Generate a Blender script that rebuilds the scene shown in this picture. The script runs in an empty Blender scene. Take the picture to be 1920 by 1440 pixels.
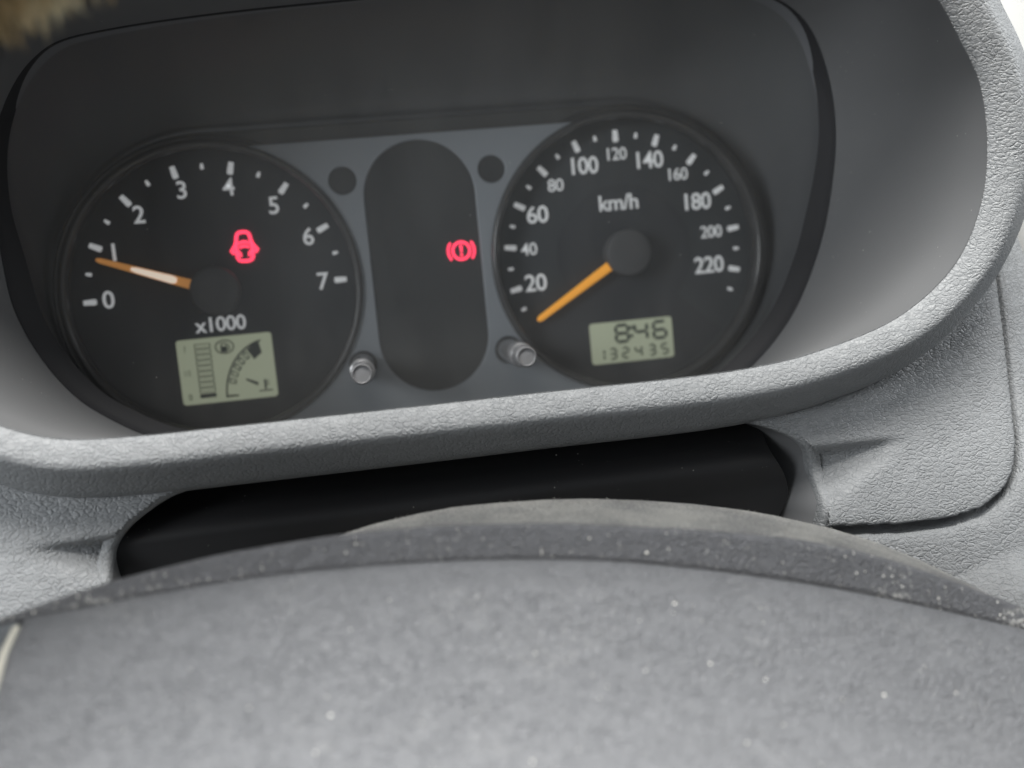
import bpy, bmesh, math, random
import numpy as np
from mathutils import Vector, Matrix

random.seed(7)
rng = np.random.default_rng(11)
scene = bpy.context.scene
COL = scene.collection

# ------------------------------------------------------------------ camera
F_PX, YAW, PITCH, ROLL = 1807.1, .1325, -.1039, -.0947
CAM = np.array([-.0201, -.3576, -.0071])
cy_, sy_, cp_, sp_ = math.cos(YAW), math.sin(YAW), math.cos(PITCH), math.sin(PITCH)
fw = np.array([sy_ * cp_, cy_ * cp_, sp_])
r0 = np.array([cy_, -sy_, 0.0])
u0 = np.cross(r0, fw)
RT = math.cos(ROLL) * r0 + math.sin(ROLL) * u0
UP = -math.sin(ROLL) * r0 + math.cos(ROLL) * u0
cd = bpy.data.cameras.new('camera')
cam = bpy.data.objects.new('camera', cd)
COL.objects.link(cam)
cam.matrix_world = Matrix(((RT[0], UP[0], -fw[0], CAM[0]), (RT[1], UP[1], -fw[1], CAM[1]),
                           (RT[2], UP[2], -fw[2], CAM[2]), (0, 0, 0, 1)))
cd.sensor_width = 36.0
cd.lens = 36.0 * F_PX / 1920.0
cd.clip_start = 0.005
cd.clip_end = 50.0
cd.dof.use_dof = True
cd.dof.focus_distance = 0.272
cd.dof.aperture_fstop = 7.0
scene.camera = cam

# ------------------------------------------------------------------ world and lamps
world = bpy.data.worlds.new('World')
scene.world = world
world.use_nodes = True
bg = world.node_tree.nodes['Background']
bg.inputs['Color'].default_value = (0.88, 0.94, 1.0, 1)
bg.inputs['Strength'].default_value = 0.26


def area(name, loc, target, sx, sy, watts, color):
    l = bpy.data.lights.new(name, 'AREA')
    l.shape = 'RECTANGLE'
    l.size, l.size_y, l.energy, l.color = sx, sy, watts, color
    o = bpy.data.objects.new(name, l)
    COL.objects.link(o)
    o.location = loc
    o.rotation_euler = (Vector(target) - Vector(loc)).to_track_quat('-Z', 'Y').to_euler()
    return o


area('windscreen_light', (0.02, -0.35, 0.62), (0.0, -0.12, -0.04), 0.60, 0.28, 16.0, (1.0, 0.985, 0.95))
area('side_window_light', (0.75, -0.20, 0.30), (0.05, -0.10, 0.0), 0.45, 0.30, 3.5, (0.95, 0.98, 1.0))
area('driver_window_light', (-0.74, -0.54, 0.17), (0.10, -0.04, 0.02), 0.45, 0.34, 6.5, (0.93, 0.97, 1.0))

scene.view_settings.view_transform = 'Standard'
scene.view_settings.look = 'None'
scene.view_settings.gamma = 1.0
scene.view_settings.use_curve_mapping = False
scene.view_settings.exposure = 0.0


# ------------------------------------------------------------------ helpers
def ray(px, py):
    return (px - 960) / F_PX * RT - (py - 720) / F_PX * UP + fw


def at(px, py, y):
    d = ray(px, py)
    p = CAM + d * ((y - CAM[1]) / d[1])
    return p


def mesh_obj(name, verts, faces, mat, parent=None, smooth=True, sharp=None):
    me = bpy.data.meshes.new(name)
    me.from_pydata([tuple(map(float, v)) for v in verts], [], faces)
    me.update()
    if smooth:
        me.polygons.foreach_set('use_smooth', [True] * len(me.polygons))
        if sharp:
            me.set_sharp_from_angle(angle=math.radians(sharp))
    o = bpy.data.objects.new(name, me)
    COL.objects.link(o)
    if mat:
        me.materials.append(mat)
    adopt(o, parent)
    return o


def adopt(o, parent):
    if parent is not None:
        o.parent = parent
        b = parent.get('_w', None)
        w = Vector(b) if b is not None else Vector((0, 0, 0))
        o.matrix_parent_inverse = Matrix.Translation(-w)


def thing(name, label, cat, loc, group=None):
    o = bpy.data.objects.new(name, None)
    o.empty_display_size = 0.02
    COL.objects.link(o)
    o.location = loc
    o['_w'] = list(loc)
    o['label'], o['category'] = label, cat
    if group:
        o['group'] = group
    return o


def curve_mesh(name, loops, y_front, thick, mat, parent=None, bevel=0.0, res=1):
    """flat plate facing -y; loops are (x, z) outlines, inner loops are holes"""
    cu = bpy.data.curves.new('tmp', 'CURVE')
    cu.dimensions = '2D'
    cu.fill_mode = 'BOTH'
    for lp in loops:
        s = cu.splines.new('POLY')
        s.points.add(len(lp) - 1)
        for p, (x, z) in zip(s.points, lp):
            p.co = (x, z, 0, 1)
        s.use_cyclic_u = True
    cu.extrude = max(thick / 2 - bevel, 1e-6)
    cu.bevel_depth = bevel
    cu.bevel_resolution = res
    cu.offset = -bevel
    return curve_to_obj(name, cu, y_front + thick / 2, mat, parent)


def curve_to_obj(name, cu, y_mid, mat, parent, center=None):
    t = bpy.data.objects.new('tmp', cu)
    COL.objects.link(t)
    dg = bpy.context.evaluated_depsgraph_get()
    me = bpy.data.meshes.new_from_object(t.evaluated_get(dg))
    bpy.data.objects.remove(t)
    bpy.data.curves.remove(cu)
    n = len(me.vertices)
    co = np.empty(n * 3)
    me.vertices.foreach_get('co', co)
    co = co.reshape(-1, 3)
    if center is not None:
        c = (co[:, :2].min(0) + co[:, :2].max(0)) / 2
        co[:, :2] += np.array(center) - c
    w = np.stack([co[:, 0], y_mid - co[:, 2], co[:, 1]], 1)
    me.vertices.foreach_set('co', w.ravel())
    me.materials.clear()
    me.materials.append(mat)
    me.update()
    me.name = name
    me.set_sharp_from_angle(angle=math.radians(40))
    o = bpy.data.objects.new(name, me)
    COL.objects.link(o)
    adopt(o, parent)
    return o


def text_obj(name, body, x, z, height, y_front, thick, mat, parent, sx=1.0, weight=0.0):
    cu = bpy.data.curves.new('tmp', 'FONT')
    cu.body = body
    cu.size = height / 0.73
    cu.extrude = thick / 2
    cu.offset = weight
    cu.resolution_u = 4
    cu.space_character = 0.95
    o = curve_to_obj(name, cu, y_front + thick / 2, mat, parent, center=(x, z))
    if sx != 1.0:
        for v in o.data.vertices:
            v.co.x = x + (v.co.x - x) * sx
    return o


def lathe(name, prof, cx, cz, mat, parent=None, n=96, sharp=50, ax=(0, 0)):
    """revolve (r, y) about a line parallel to y through (cx, cz); ax leans the axis (dx/dy, dz/dy)"""
    verts, faces = [], []
    m = len(prof)
    for i in range(n):
        a = 2 * math.pi * i / n
        for r, y in prof:
            verts.append((cx + r * math.cos(a) + ax[0] * y, y, cz + r * math.sin(a) + ax[1] * y))
    for i in range(n):
        j = (i + 1) % n
        for k in range(m - 1):
            faces.append((i * m + k, i * m + k + 1, j * m + k + 1, j * m + k))
    if prof[-1][0] > 1e-7:
        pass
    return mesh_obj(name, verts, faces, mat, parent, True, sharp)


def arc(cx, cz, r, a0, a1, n):
    return [(cx + r * math.cos(a0 + (a1 - a0) * i / (n - 1)), cz + r * math.sin(a0 + (a1 - a0) * i / (n - 1))) for i in range(n)]


def circle(cx, cz, r, n=48):
    return arc(cx, cz, r, 0, 2 * math.pi * (n - 1) / n, n)


def rrect(cx, cz, w, h, r, n=6):
    o = []
    for sx, sz, a in ((1, 1, 0), (-1, 1, 90), (-1, -1, 180), (1, -1, 270)):
        o += arc(cx + sx * (w / 2 - r), cz + sz * (h / 2 - r), r, math.radians(a), math.radians(a + 90), n)
    return o


def spline_closed(pts, n):
    """closed Catmull-Rom through pts, resampled evenly to n points"""
    P = np.array(pts, float)
    out = []
    m = len(P)
    for i in range(m):
        a, b, c, d = P[i - 1], P[i], P[(i + 1) % m], P[(i + 2) % m]
        t1 = np.linalg.norm(b - a) ** .5
        t2 = t1 + np.linalg.norm(c - b) ** .5
        t3 = t2 + np.linalg.norm(d - c) ** .5
        for t in np.linspace(t1, t2, 24, endpoint=False):
            A1 = (t1 - t) / t1 * a + t / t1 * b
            A2 = (t2 - t) / (t2 - t1) * b + (t - t1) / (t2 - t1) * c
            A3 = (t3 - t) / (t3 - t2) * c + (t - t2) / (t3 - t2) * d
            B1 = (t2 - t) / t2 * A1 + t / t2 * A2
            B2 = (t3 - t) / (t3 - t1) * A2 + (t - t1) / (t3 - t1) * A3
            out.append((t2 - t) / (t2 - t1) * B1 + (t - t1) / (t2 - t1) * B2)
    out = np.array(out)
    return resample(np.vstack([out, out[:1]]), n + 1)[:-1]


def resample(P, n):
    s = np.concatenate([[0], np.cumsum(np.linalg.norm(np.diff(P, axis=0), axis=1))])
    t = np.linspace(0, s[-1], n)
    return np.stack([np.interp(t, s, P[:, k]) for k in range(P.shape[1])], 1)


def by_angle(P, c, n):
    """star-shaped contour -> n points at even angles about c"""
    d = P - np.array(c)
    a = np.unwrap(np.arctan2(d[:, 1], d[:, 0]))
    if a[-1] < a[0]:
        P, d, a = P[::-1], d[::-1], a[::-1]
    r = np.hypot(d[:, 0], d[:, 1])
    th = np.linspace(0, 2 * math.pi, n, endpoint=False)
    aa = np.concatenate([a - 2 * math.pi, a, a + 2 * math.pi])
    rr = np.concatenate([r, r, r])
    k = np.argsort(aa)
    R = np.interp(th, aa[k], rr[k])
    return np.stack([c[0] + R * np.cos(th), c[1] + R * np.sin(th)], 1)


def loft(name, rows, mat, parent, closed=True, smooth=True, sharp=None, flip=False):
    n = len(rows[0])
    verts = [p for r in rows for p in r]
    faces = []
    for k in range(len(rows) - 1):
        for i in range(n if closed else n - 1):
            j = (i + 1) % n
            q = (k * n + i, k * n + j, (k + 1) * n + j, (k + 1) * n + i)
            faces.append(q[::-1] if flip else q)
    return mesh_obj(name, verts, faces, mat, parent, smooth, sharp)


def seg_dist(X, Z, pl):
    """distance from points to an open polyline"""
    best = np.full(X.shape, 1e9)
    for (ax, az), (bx, bz) in zip(pl[:-1], pl[1:]):
        dx, dz = bx - ax, bz - az
        t = np.clip(((X - ax) * dx + (Z - az) * dz) / (dx * dx + dz * dz + 1e-18), 0, 1)
        best = np.minimum(best, np.hypot(X - ax - t * dx, Z - az - t * dz))
    return best


def inside(X, Z, poly):
    c = np.zeros(X.shape, bool)
    n = len(poly)
    for i in range(n):
        ax, az = poly[i]
        bx, bz = poly[(i + 1) % n]
        cond = ((az > Z) != (bz > Z)) & (X < (bx - ax) * (Z - az) / (bz - az + 1e-18) + ax)
        c ^= cond
    return c


# ------------------------------------------------------------------ materials
def new_mat(name):
    m = bpy.data.materials.new(name)
    m.use_nodes = True
    nt = m.node_tree
    return m, nt, nt.nodes['Principled BSDF']


def N(nt, t, **kw):
    n = nt.nodes.new(t)
    for k, v in kw.items():
        if k in n.inputs:
            n.inputs[k].default_value = v
        else:
            setattr(n, k, v)
    return n


def plastic(name, col, rough=0.5, spec=0.5, speck=0.0, fine=0.0, var=0.06):
    """moulded plastic: slight tone variation, fine relief, optional dust flecks"""
    m, nt, b = new_mat(name)
    L = nt.links.new
    tc = N(nt, 'ShaderNodeTexCoord')
    n1 = N(nt, 'ShaderNodeTexNoise', Scale=28.0, Detail=5.0)
    L(tc.outputs['Object'], n1.inputs['Vector'])
    mr = N(nt, 'ShaderNodeMapRange')
    mr.inputs['To Min'].default_value = 1 - var
    mr.inputs['To Max'].default_value = 1 + var
    L(n1.outputs['Fac'], mr.inputs['Value'])
    mx = N(nt, 'ShaderNodeMix', data_type='RGBA', blend_type='MULTIPLY')
    mx.inputs[0].default_value = 1
    mx.inputs[6].default_value = (*col, 1)
    L(mr.outputs['Result'], mx.inputs[7])
    out = mx.outputs[2]
    if speck > 0:
        v = N(nt, 'ShaderNodeTexVoronoi', Scale=420.0)
        L(tc.outputs['Object'], v.inputs['Vector'])
        n2 = N(nt, 'ShaderNodeTexNoise', Scale=90.0, Detail=3.0)
        L(tc.outputs['Object'], n2.inputs['Vector'])
        th = N(nt, 'ShaderNodeMapRange')
        th.inputs['From Min'].default_value = 0.10
        th.inputs['From Max'].default_value = 0.02
        L(v.outputs['Distance'], th.inputs['Value'])
        t2 = N(nt, 'ShaderNodeMapRange')
        t2.inputs['From Min'].default_value = 0.55
        t2.inputs['From Max'].default_value = 0.7
        L(n2.outputs['Fac'], t2.inputs['Value'])
        mu = N(nt, 'ShaderNodeMath', operation='MULTIPLY')
        L(th.outputs['Result'], mu.inputs[0])
        L(t2.outputs['Result'], mu.inputs[1])
        mu2 = N(nt, 'ShaderNodeMath', operation='MULTIPLY')
        L(mu.outputs[0], mu2.inputs[0])
        mu2.inputs[1].default_value = speck
        m2 = N(nt, 'ShaderNodeMix', data_type='RGBA')
        L(mu2.outputs[0], m2.inputs[0])
        L(out, m2.inputs[6])
        m2.inputs[7].default_value = (.62, .6, .55, 1)
        out = m2.outputs[2]
    L(out, b.inputs['Base Color'])
    b.inputs['Roughness'].default_value = rough
    b.inputs['Specular IOR Level'].default_value = spec
    if fine > 0:
        n3 = N(nt, 'ShaderNodeTexNoise', Scale=2600.0, Detail=2.0)
        L(tc.outputs['Object'], n3.inputs['Vector'])
        bp = N(nt, 'ShaderNodeBump', Strength=fine, Distance=0.0002)
        L(n3.outputs['Fac'], bp.inputs['Height'])
        L(bp.outputs['Normal'], b.inputs['Normal'])
    return m


def leather(name, col, rough=0.5, cell=430.0, depth=0.00075, strength=0.9, fleck=0.0, squash=1.5, flo=1.12, fhi=1.34, fsc=900.0):
    """pebbled soft-touch grain: distorted cells parted by irregular creases"""
    m, nt, b = new_mat(name)
    L = nt.links.new
    tc = N(nt, 'ShaderNodeTexCoord')
    mp = N(nt, 'ShaderNodeMapping')
    mp.inputs['Scale'].default_value = (1.0, 1.0, squash)
    L(tc.outputs['Object'], mp.inputs['Vector'])
    ds = N(nt, 'ShaderNodeTexNoise', Scale=cell * 0.55, Detail=3.0)
    L(mp.outputs['Vector'], ds.inputs['Vector'])
    sub = N(nt, 'ShaderNodeVectorMath', operation='SUBTRACT')
    L(ds.outputs['Color'], sub.inputs[0])
    sub.inputs[1].default_value = (.5, .5, .5)
    sc = N(nt, 'ShaderNodeVectorMath', operation='SCALE')
    L(sub.outputs[0], sc.inputs[0])
    sc.inputs['Scale'].default_value = 1.5 / cell
    ad = N(nt, 'ShaderNodeVectorMath', operation='ADD')
    L(mp.outputs['Vector'], ad.inputs[0])
    L(sc.outputs[0], ad.inputs[1])
    v = N(nt, 'ShaderNodeTexVoronoi', feature='DISTANCE_TO_EDGE', Scale=cell)
    L(ad.outputs[0], v.inputs['Vector'])
    v2 = N(nt, 'ShaderNodeTexVoronoi', feature='DISTANCE_TO_EDGE', Scale=cell * 2.3)
    L(ad.outputs[0], v2.inputs['Vector'])
    r1 = N(nt, 'ShaderNodeMapRange', interpolation_type='SMOOTHSTEP')
    r1.inputs['From Max'].default_value = 0.20
    L(v.outputs['Distance'], r1.inputs['Value'])
    cn = N(nt, 'ShaderNodeTexNoise', Scale=cell * 0.4, Detail=2.0)
    L(tc.outputs['Object'], cn.inputs['Vector'])
    cm = N(nt, 'ShaderNodeMapRange')
    cm.inputs['From Min'].default_value = .38
    cm.inputs['From Max'].default_value = .62
    cm.inputs['To Min'].default_value = .45
    cm.inputs['To Max'].default_value = 1.15
    L(cn.outputs['Fac'], cm.inputs['Value'])
    r1i = N(nt, 'ShaderNodeMath', operation='SUBTRACT')
    r1i.inputs[0].default_value = 1.0
    L(r1.outputs['Result'], r1i.inputs[1])
    r1n = N(nt, 'ShaderNodeMath', operation='MULTIPLY')
    L(r1i.outputs[0], r1n.inputs[0])
    L(cm.outputs['Result'], r1n.inputs[1])
    r1m = N(nt, 'ShaderNodeMath', operation='SUBTRACT')
    r1m.inputs[0].default_value = 1.0
    L(r1n.outputs[0], r1m.inputs[1])
    r2 = N(nt, 'ShaderNodeMapRange', interpolation_type='SMOOTHSTEP')
    r2.inputs['From Max'].default_value = 0.2
    r2.inputs['To Max'].default_value = 0.28
    L(v2.outputs['Distance'], r2.inputs['Value'])
    nz = N(nt, 'ShaderNodeTexNoise', Scale=cell * 0.8, Detail=4.0)
    L(mp.outputs['Vector'], nz.inputs['Vector'])
    a1 = N(nt, 'ShaderNodeMath', operation='ADD')
    L(r1m.outputs[0], a1.inputs[0])
    L(r2.outputs['Result'], a1.inputs[1])
    a2 = N(nt, 'ShaderNodeMath', operation='ADD')
    L(a1.outputs[0], a2.inputs[0])
    nzs = N(nt, 'ShaderNodeMath', operation='MULTIPLY')
    L(nz.outputs['Fac'], nzs.inputs[0])
    nzs.inputs[1].default_value = 0.6
    L(nzs.outputs[0], a2.inputs[1])
    bp = N(nt, 'ShaderNodeBump', Strength=strength, Distance=depth)
    L(a2.outputs[0], bp.inputs['Height'])
    L(bp.outputs['Normal'], b.inputs['Normal'])
    n1 = N(nt, 'ShaderNodeTexNoise', Scale=22.0, Detail=5.0)
    L(tc.outputs['Object'], n1.inputs['Vector'])
    mr = N(nt, 'ShaderNodeMapRange')
    mr.inputs['To Min'].default_value = .9
    mr.inputs['To Max'].default_value = 1.1
    L(n1.outputs['Fac'], mr.inputs['Value'])
    mx = N(nt, 'ShaderNodeMix', data_type='RGBA', blend_type='MULTIPLY')
    mx.inputs[0].default_value = 1
    mx.inputs[6].default_value = (*col, 1)
    L(mr.outputs['Result'], mx.inputs[7])
    out = mx.outputs[2]
    if fleck > 0:
        n2 = N(nt, 'ShaderNodeTexNoise', Scale=fsc, Detail=2.0)
        L(tc.outputs['Object'], n2.inputs['Vector'])
        n4 = N(nt, 'ShaderNodeTexNoise', Scale=60.0, Detail=4.0)
        L(tc.outputs['Object'], n4.inputs['Vector'])
        sm = N(nt, 'ShaderNodeMath', operation='ADD')
        L(n2.outputs['Fac'], sm.inputs[0])
        L(n4.outputs['Fac'], sm.inputs[1])
        th = N(nt, 'ShaderNodeMapRange')
        th.inputs['From Min'].default_value = flo
        th.inputs['From Max'].default_value = fhi
        th.inputs['To Max'].default_value = fleck
        L(sm.outputs[0], th.inputs['Value'])
        m2 = N(nt, 'ShaderNodeMix', data_type='RGBA')
        L(th.outputs['Result'], m2.inputs[0])
        L(out, m2.inputs[6])
        m2.inputs[7].default_value = (.52, .515, .49, 1)
        out = m2.outputs[2]
    L(out, b.inputs['Base Color'])
    b.inputs['Roughness'].default_value = rough
    b.inputs['Specular IOR Level'].default_value = 0.45
    return m


def glow(name, base, emit, strength, rough=0.4):
    m, nt, b = new_mat(name)
    b.inputs['Base Color'].default_value = (*base, 1)
    b.inputs['Emission Color'].default_value = (*emit, 1)
    b.inputs['Emission Strength'].default_value = strength
    b.inputs['Roughness'].default_value = rough
    return m


M = {}
M['rim'] = leather('grained_grey_rim', (.190, .197, .203), rough=.47, cell=560, depth=.00034, strength=.6, squash=1.5)
M['fascia'] = leather('grained_grey_fascia', (.190, .197, .203), rough=.49, cell=500, depth=.00040, strength=.6, squash=1.75)
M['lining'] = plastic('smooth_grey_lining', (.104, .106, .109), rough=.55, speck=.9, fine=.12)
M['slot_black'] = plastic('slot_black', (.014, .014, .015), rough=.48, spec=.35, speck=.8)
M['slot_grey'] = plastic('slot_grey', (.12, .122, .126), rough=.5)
M['housing'] = plastic('cluster_black', (.120, .124, .132), rough=.55, spec=.4)
M['surround'] = plastic('cluster_surround', (.080, .081, .083), rough=.5, spec=.4)
M['shade_strip'] = plastic('shade_strip_black', (.016, .016, .018), rough=.6, spec=.3)
M['ring'] = plastic('ring_black', (.060, .060, .062), rough=.22, spec=.6)
M['silver'] = plastic('trim_silver', (.32, .345, .378), rough=.42, fine=.25)
M['dial'] = plastic('dial_black', (.046, .050, .058), rough=.6, spec=.3)
M['dial_blue'] = plastic('dial_blue_black', (.054, .060, .067), rough=.6, spec=.3)
M['window'] = plastic('indicator_window', (.050, .052, .055), rough=.5, spec=.3)
M['cap'] = plastic('needle_cap', (.105, .105, .110), rough=.6, spec=.3)
M['white'] = glow('dial_print_white', (.72, .73, .73), (.9, .92, .95), .30)
M['needle'] = glow('needle_orange', (.85, .36, .04), (1, .42, .04), .5, .3)
M['needle_tan'] = glow('needle_tan', (.72, .36, .12), (1, .42, .10), .25, .3)
M['needle_highlight'] = glow('needle_highlight', (.92, .80, .70), (1, .82, .66), .6, .25)
M['red'] = glow('lamp_red', (.5, .02, .04), (1, .045, .11), 1.9)
M['lcd'] = glow('lcd_green', (.36, .39, .30), (.39, .43, .30), .44, .35)
M['seg'] = plastic('lcd_segment', (.060, .082, .066), rough=.5)
M['seg_mid'] = plastic('lcd_segment_mid', (.105, .135, .095), rough=.5)
M['seg_faint'] = plastic('lcd_segment_faint', (.19, .22, .16), rough=.5)
M['stalk'] = plastic('stalk_grey', (.20, .20, .205), rough=.22, spec=.7)
M['hole'] = plastic('hole_black', (.01, .01, .011), rough=.6)
M['pad'] = leather('pad_grain', (.138, .142, .151), rough=.55, cell=620, depth=.00028, fleck=.10, squash=1.0)
M['hubback'] = leather('hub_dark', (.135, .137, .146), rough=.42, cell=900, depth=.0004, fleck=.9, squash=1.0)
M['spoke'] = leather('spoke_grain', (.17, .185, .20), rough=.5, cell=700, depth=.0005, squash=1.0)
M['seam'] = plastic('seam_cream', (.50, .485, .42), rough=.6)
M['dusty'] = leather('dusty_cover', (.30, .30, .30), rough=.85, cell=1300, depth=.0012, fleck=1.0, squash=1.0, flo=.84, fhi=1.16, fsc=1500.0)
M['bright_patch'] = plastic('added_pale_panel', (.30, .305, .30), rough=.6)
M['dust'] = plastic('dust', (.80, .78, .72), rough=.7)

m, nt, b = new_mat('leopard_fur')
tc = N(nt, 'ShaderNodeTexCoord')
nz = N(nt, 'ShaderNodeTexNoise', Scale=75.0, Detail=1.5)
mpf = N(nt, 'ShaderNodeMapping')
mpf.inputs['Location'].default_value = (.0065, .012, .003)
nt.links.new(tc.outputs['Object'], mpf.inputs['Vector'])
nt.links.new(mpf.outputs['Vector'], nz.inputs['Vector'])
cr = N(nt, 'ShaderNodeValToRGB')
cr.color_ramp.elements[0].position = .44
cr.color_ramp.elements[0].color = (.012, .010, .008, 1)
cr.color_ramp.elements[1].position = .52
cr.color_ramp.elements[1].color = (.62, .46, .24, 1)
e = cr.color_ramp.elements.new(.68)
e.color = (.80, .72, .50, 1)
nt.links.new(nz.outputs['Fac'], cr.inputs['Fac'])
nt.links.new(cr.outputs['Color'], b.inputs['Base Color'])
b.inputs['Roughness'].default_value = .8
M['fur'] = m

m, nt, b = new_mat('clear_lens')
nt.nodes.remove(b)
tr = N(nt, 'ShaderNodeBsdfTransparent')
tr.inputs['Color'].default_value = (.95, .955, .95, 1)
gl = N(nt, 'ShaderNodeBsdfGlossy', Roughness=.34)
fr = N(nt, 'ShaderNodeFresnel', IOR=1.49)
df = N(nt, 'ShaderNodeBsdfDiffuse')
df.inputs['Color'].default_value = (.7, .7, .68, 1)
mx1 = N(nt, 'ShaderNodeMixShader')
# thin uneven film of dust and wipe marks on the cover
tcl = N(nt, 'ShaderNodeTexCoord')
mpl = N(nt, 'ShaderNodeMapping')
mpl.inputs['Scale'].default_value = (1.0, 1.0, .35)
mpl.inputs['Rotation'].default_value = (0, .5, 0)
nt.links.new(tcl.outputs['Object'], mpl.inputs['Vector'])
nzl = N(nt, 'ShaderNodeTexNoise', Scale=38.0, Detail=6.0, Roughness=.65)
nt.links.new(mpl.outputs['Vector'], nzl.inputs['Vector'])
mrl = N(nt, 'ShaderNodeMapRange')
mrl.inputs['From Min'].default_value = .3
mrl.inputs['From Max'].default_value = .75
mrl.inputs['To Min'].default_value = .04
mrl.inputs['To Max'].default_value = .10
nt.links.new(nzl.outputs['Fac'], mrl.inputs['Value'])
nt.links.new(mrl.outputs['Result'], mx1.inputs[0])
nt.links.new(tr.outputs[0], mx1.inputs[1])
nt.links.new(df.outputs[0], mx1.inputs[2])
mx2 = N(nt, 'ShaderNodeMixShader')
nt.links.new(fr.outputs[0], mx2.inputs[0])
nt.links.new(mx1.outputs[0], mx2.inputs[1])
nt.links.new(gl.outputs[0], mx2.inputs[2])
nt.links.new(mx2.outputs[0], nt.nodes['Material Output'].inputs['Surface'])
M['lens'] = m

mm = 0.001

# ------------------------------------------------------------------ dashboard: hood, rim, fascia
dash = thing('dashboard', 'grey grained dashboard moulding with a hooded opening round the gauges', 'dashboard', (0, -.06, -.12))

E_PTS = [(100, -46), (118.6, -28.5), (130.7, -6), (136.8, 15), (139.5, 36), (136.7, 57), (130.9, 70), (121, 78), (104, 82.5),
         (80, 84.5), (40, 85.6), (0, 85.6), (-28, 84.6), (-48, 83.7), (-68, 82.4), (-88, 80.5), (-104, 77.9), (-109.5, 75.4),
         (-116.4, 69.6), (-123, 60), (-128, 48), (-130.6, 32), (-130, 17), (-128.4, -1.3), (-122.3, -17.4), (-113.4, -30.4),
         (-104.5, -37.8), (-96, -43.2), (-84, -48.6), (-60, -54.5), (-20, -58), (30, -58), (65, -56), (84, -53)]
P_PTS = [(76, -35.6), (97.4, -32.8), (121, -25.6), (138, -12.6), (146.3, 4), (148.4, 21), (146.7, 35.2), (141.8, 46), (136.2, 56.7),
         (127, 68), (112, 77), (90, 83), (50, 87), (0, 88.5), (-50, 87), (-90, 83), (-115, 76), (-130, 66), (-139, 52), (-144, 36),
         (-144.5, 21), (-142, 5), (-135, -11), (-124, -22), (-112, -29.6), (-104, -33), (-96, -34.8), (-79, -35.7), (-62.8, -35.8),
         (-24, -35.9), (18, -35.9)]
NC = 420
CEN = (0.0, 22 * mm)
Ec = by_angle(spline_closed(np.array(E_PTS) * mm, 900), CEN, NC)
Pc = by_angle(spline_closed(np.array(P_PTS) * mm, 900), CEN, NC)
YE, YP = -.045, -.112


def row(C, y):
    return [(p[0], y, p[1]) for p in C]


rows = []
for t in np.linspace(0, 1, 14):
    s = t + .10 * math.sin(math.pi * t)               # slightly bellied wall
    C = Ec + (Pc - Ec) * t + (Ec - np.array(CEN)) * (.018 * math.sin(math.pi * t))
    rows.append(row(C, YE + (YP - YE) * t))
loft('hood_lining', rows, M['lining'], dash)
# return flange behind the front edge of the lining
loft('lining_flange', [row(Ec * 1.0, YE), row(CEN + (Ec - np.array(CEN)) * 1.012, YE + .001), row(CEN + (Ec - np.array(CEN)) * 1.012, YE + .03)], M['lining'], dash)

# outward normals of the lip
Tn = np.roll(Pc, -1, 0) - np.roll(Pc, 1, 0)
Nn = np.stack([Tn[:, 1], -Tn[:, 0]], 1)
Nn /= np.linalg.norm(Nn, axis=1)[:, None]
if ((Pc - np.array(CEN)) * Nn).sum() < 0:
    Nn = -Nn
for _ in range(6):
    Nn = (Nn + np.roll(Nn, 1, 0) + np.roll(Nn, -1, 0)) / 3
    Nn /= np.linalg.norm(Nn, axis=1)[:, None]
RIM = [(0.0, 0.4), (.2, -.2), (.8, -.8), (2.6, -2.1), (4.6, -3.2), (6.0, -3.7), (7.0, -3.6), (8.0, -2.8), (9.6, -1.0), (11.6, 1.4), (13.6, 3.8),
       (15.2, 6.0), (16.2, 8.2), (16.9, 11), (17.8, 20), (19.0, 34), (21, 60)]
RIM = np.array(RIM)
fine = resample(RIM, 60)
wide = 1 + .30 * np.clip((Pc[:, 0] - .11) / .03, 0, 1) * np.clip((Pc[:, 1] + .015) / .03, 0, 1)   # broader at the right shoulder
rows = [row(Pc + Nn * (d * mm * wide)[:, None], YP + y * mm) for d, y in fine]
loft('hood_rim', rows, M['rim'], dash)

# fascia below the rim: sloping sheet with a slot, side scoops and a panel gap
F_Y0, F_Z0, F_K = -.1045, -.0528, .46


def on_fascia(px, py):
    d = ray(px, py)
    # y = F_Y0 - K*(Z0 - z)
    t = (F_Y0 - F_K * F_Z0 + F_K * CAM[2] - CAM[1]) / (d[1] - F_K * d[2])
    p = CAM + t * d
    return (p[0], p[2])


slot_px = [(330, 930), (450, 905), (700, 872), (1000, 835), (1250, 800), (1350, 792), (1400, 795), (1450, 806), (1500, 829), (1530, 860), (1543, 905),
           (1545, 990), (1540, 1040), (1500, 1075), (1300, 1110), (1000, 1150), (700, 1185), (450, 1200), (300, 1190), (220, 1150), (200, 1090), (203, 1050),
           (225, 1008), (270, 967)]
SLOT = spline_closed([on_fascia(*p) for p in slot_px], 300)
seam_px = [(1420, 1012), (1500, 1004), (1600, 997), (1700, 994), (1780, 985), (1850, 962), (1893, 925), (1912, 880), (1915, 830), (1908, 760), (1899, 660), (1887, 530), (1880, 440), (1876, 380)]
SEAM = np.array([on_fascia(*p) for p in seam_px])
SEAM = resample(np.array(SEAM), 60)
ridge_px = [(1700, 1150), (1780, 1090), (1860, 1050), (1920, 1030), (2100, 980)]
RIDGE = np.array([on_fascia(*p) for p in ridge_px])

x0, x1, z0, z1, st = -.165, .185, -.150, .075, .00055
gx = np.arange(x0, x1, st)
gz = np.arange(z0, z1, st)
X, Z = np.meshgrid(gx, gz)
Y = F_Y0 - F_K * (F_Z0 - Z)
zz = np.maximum(Z - F_Z0, 0)
Y = Y - np.maximum(0, 0)


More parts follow.
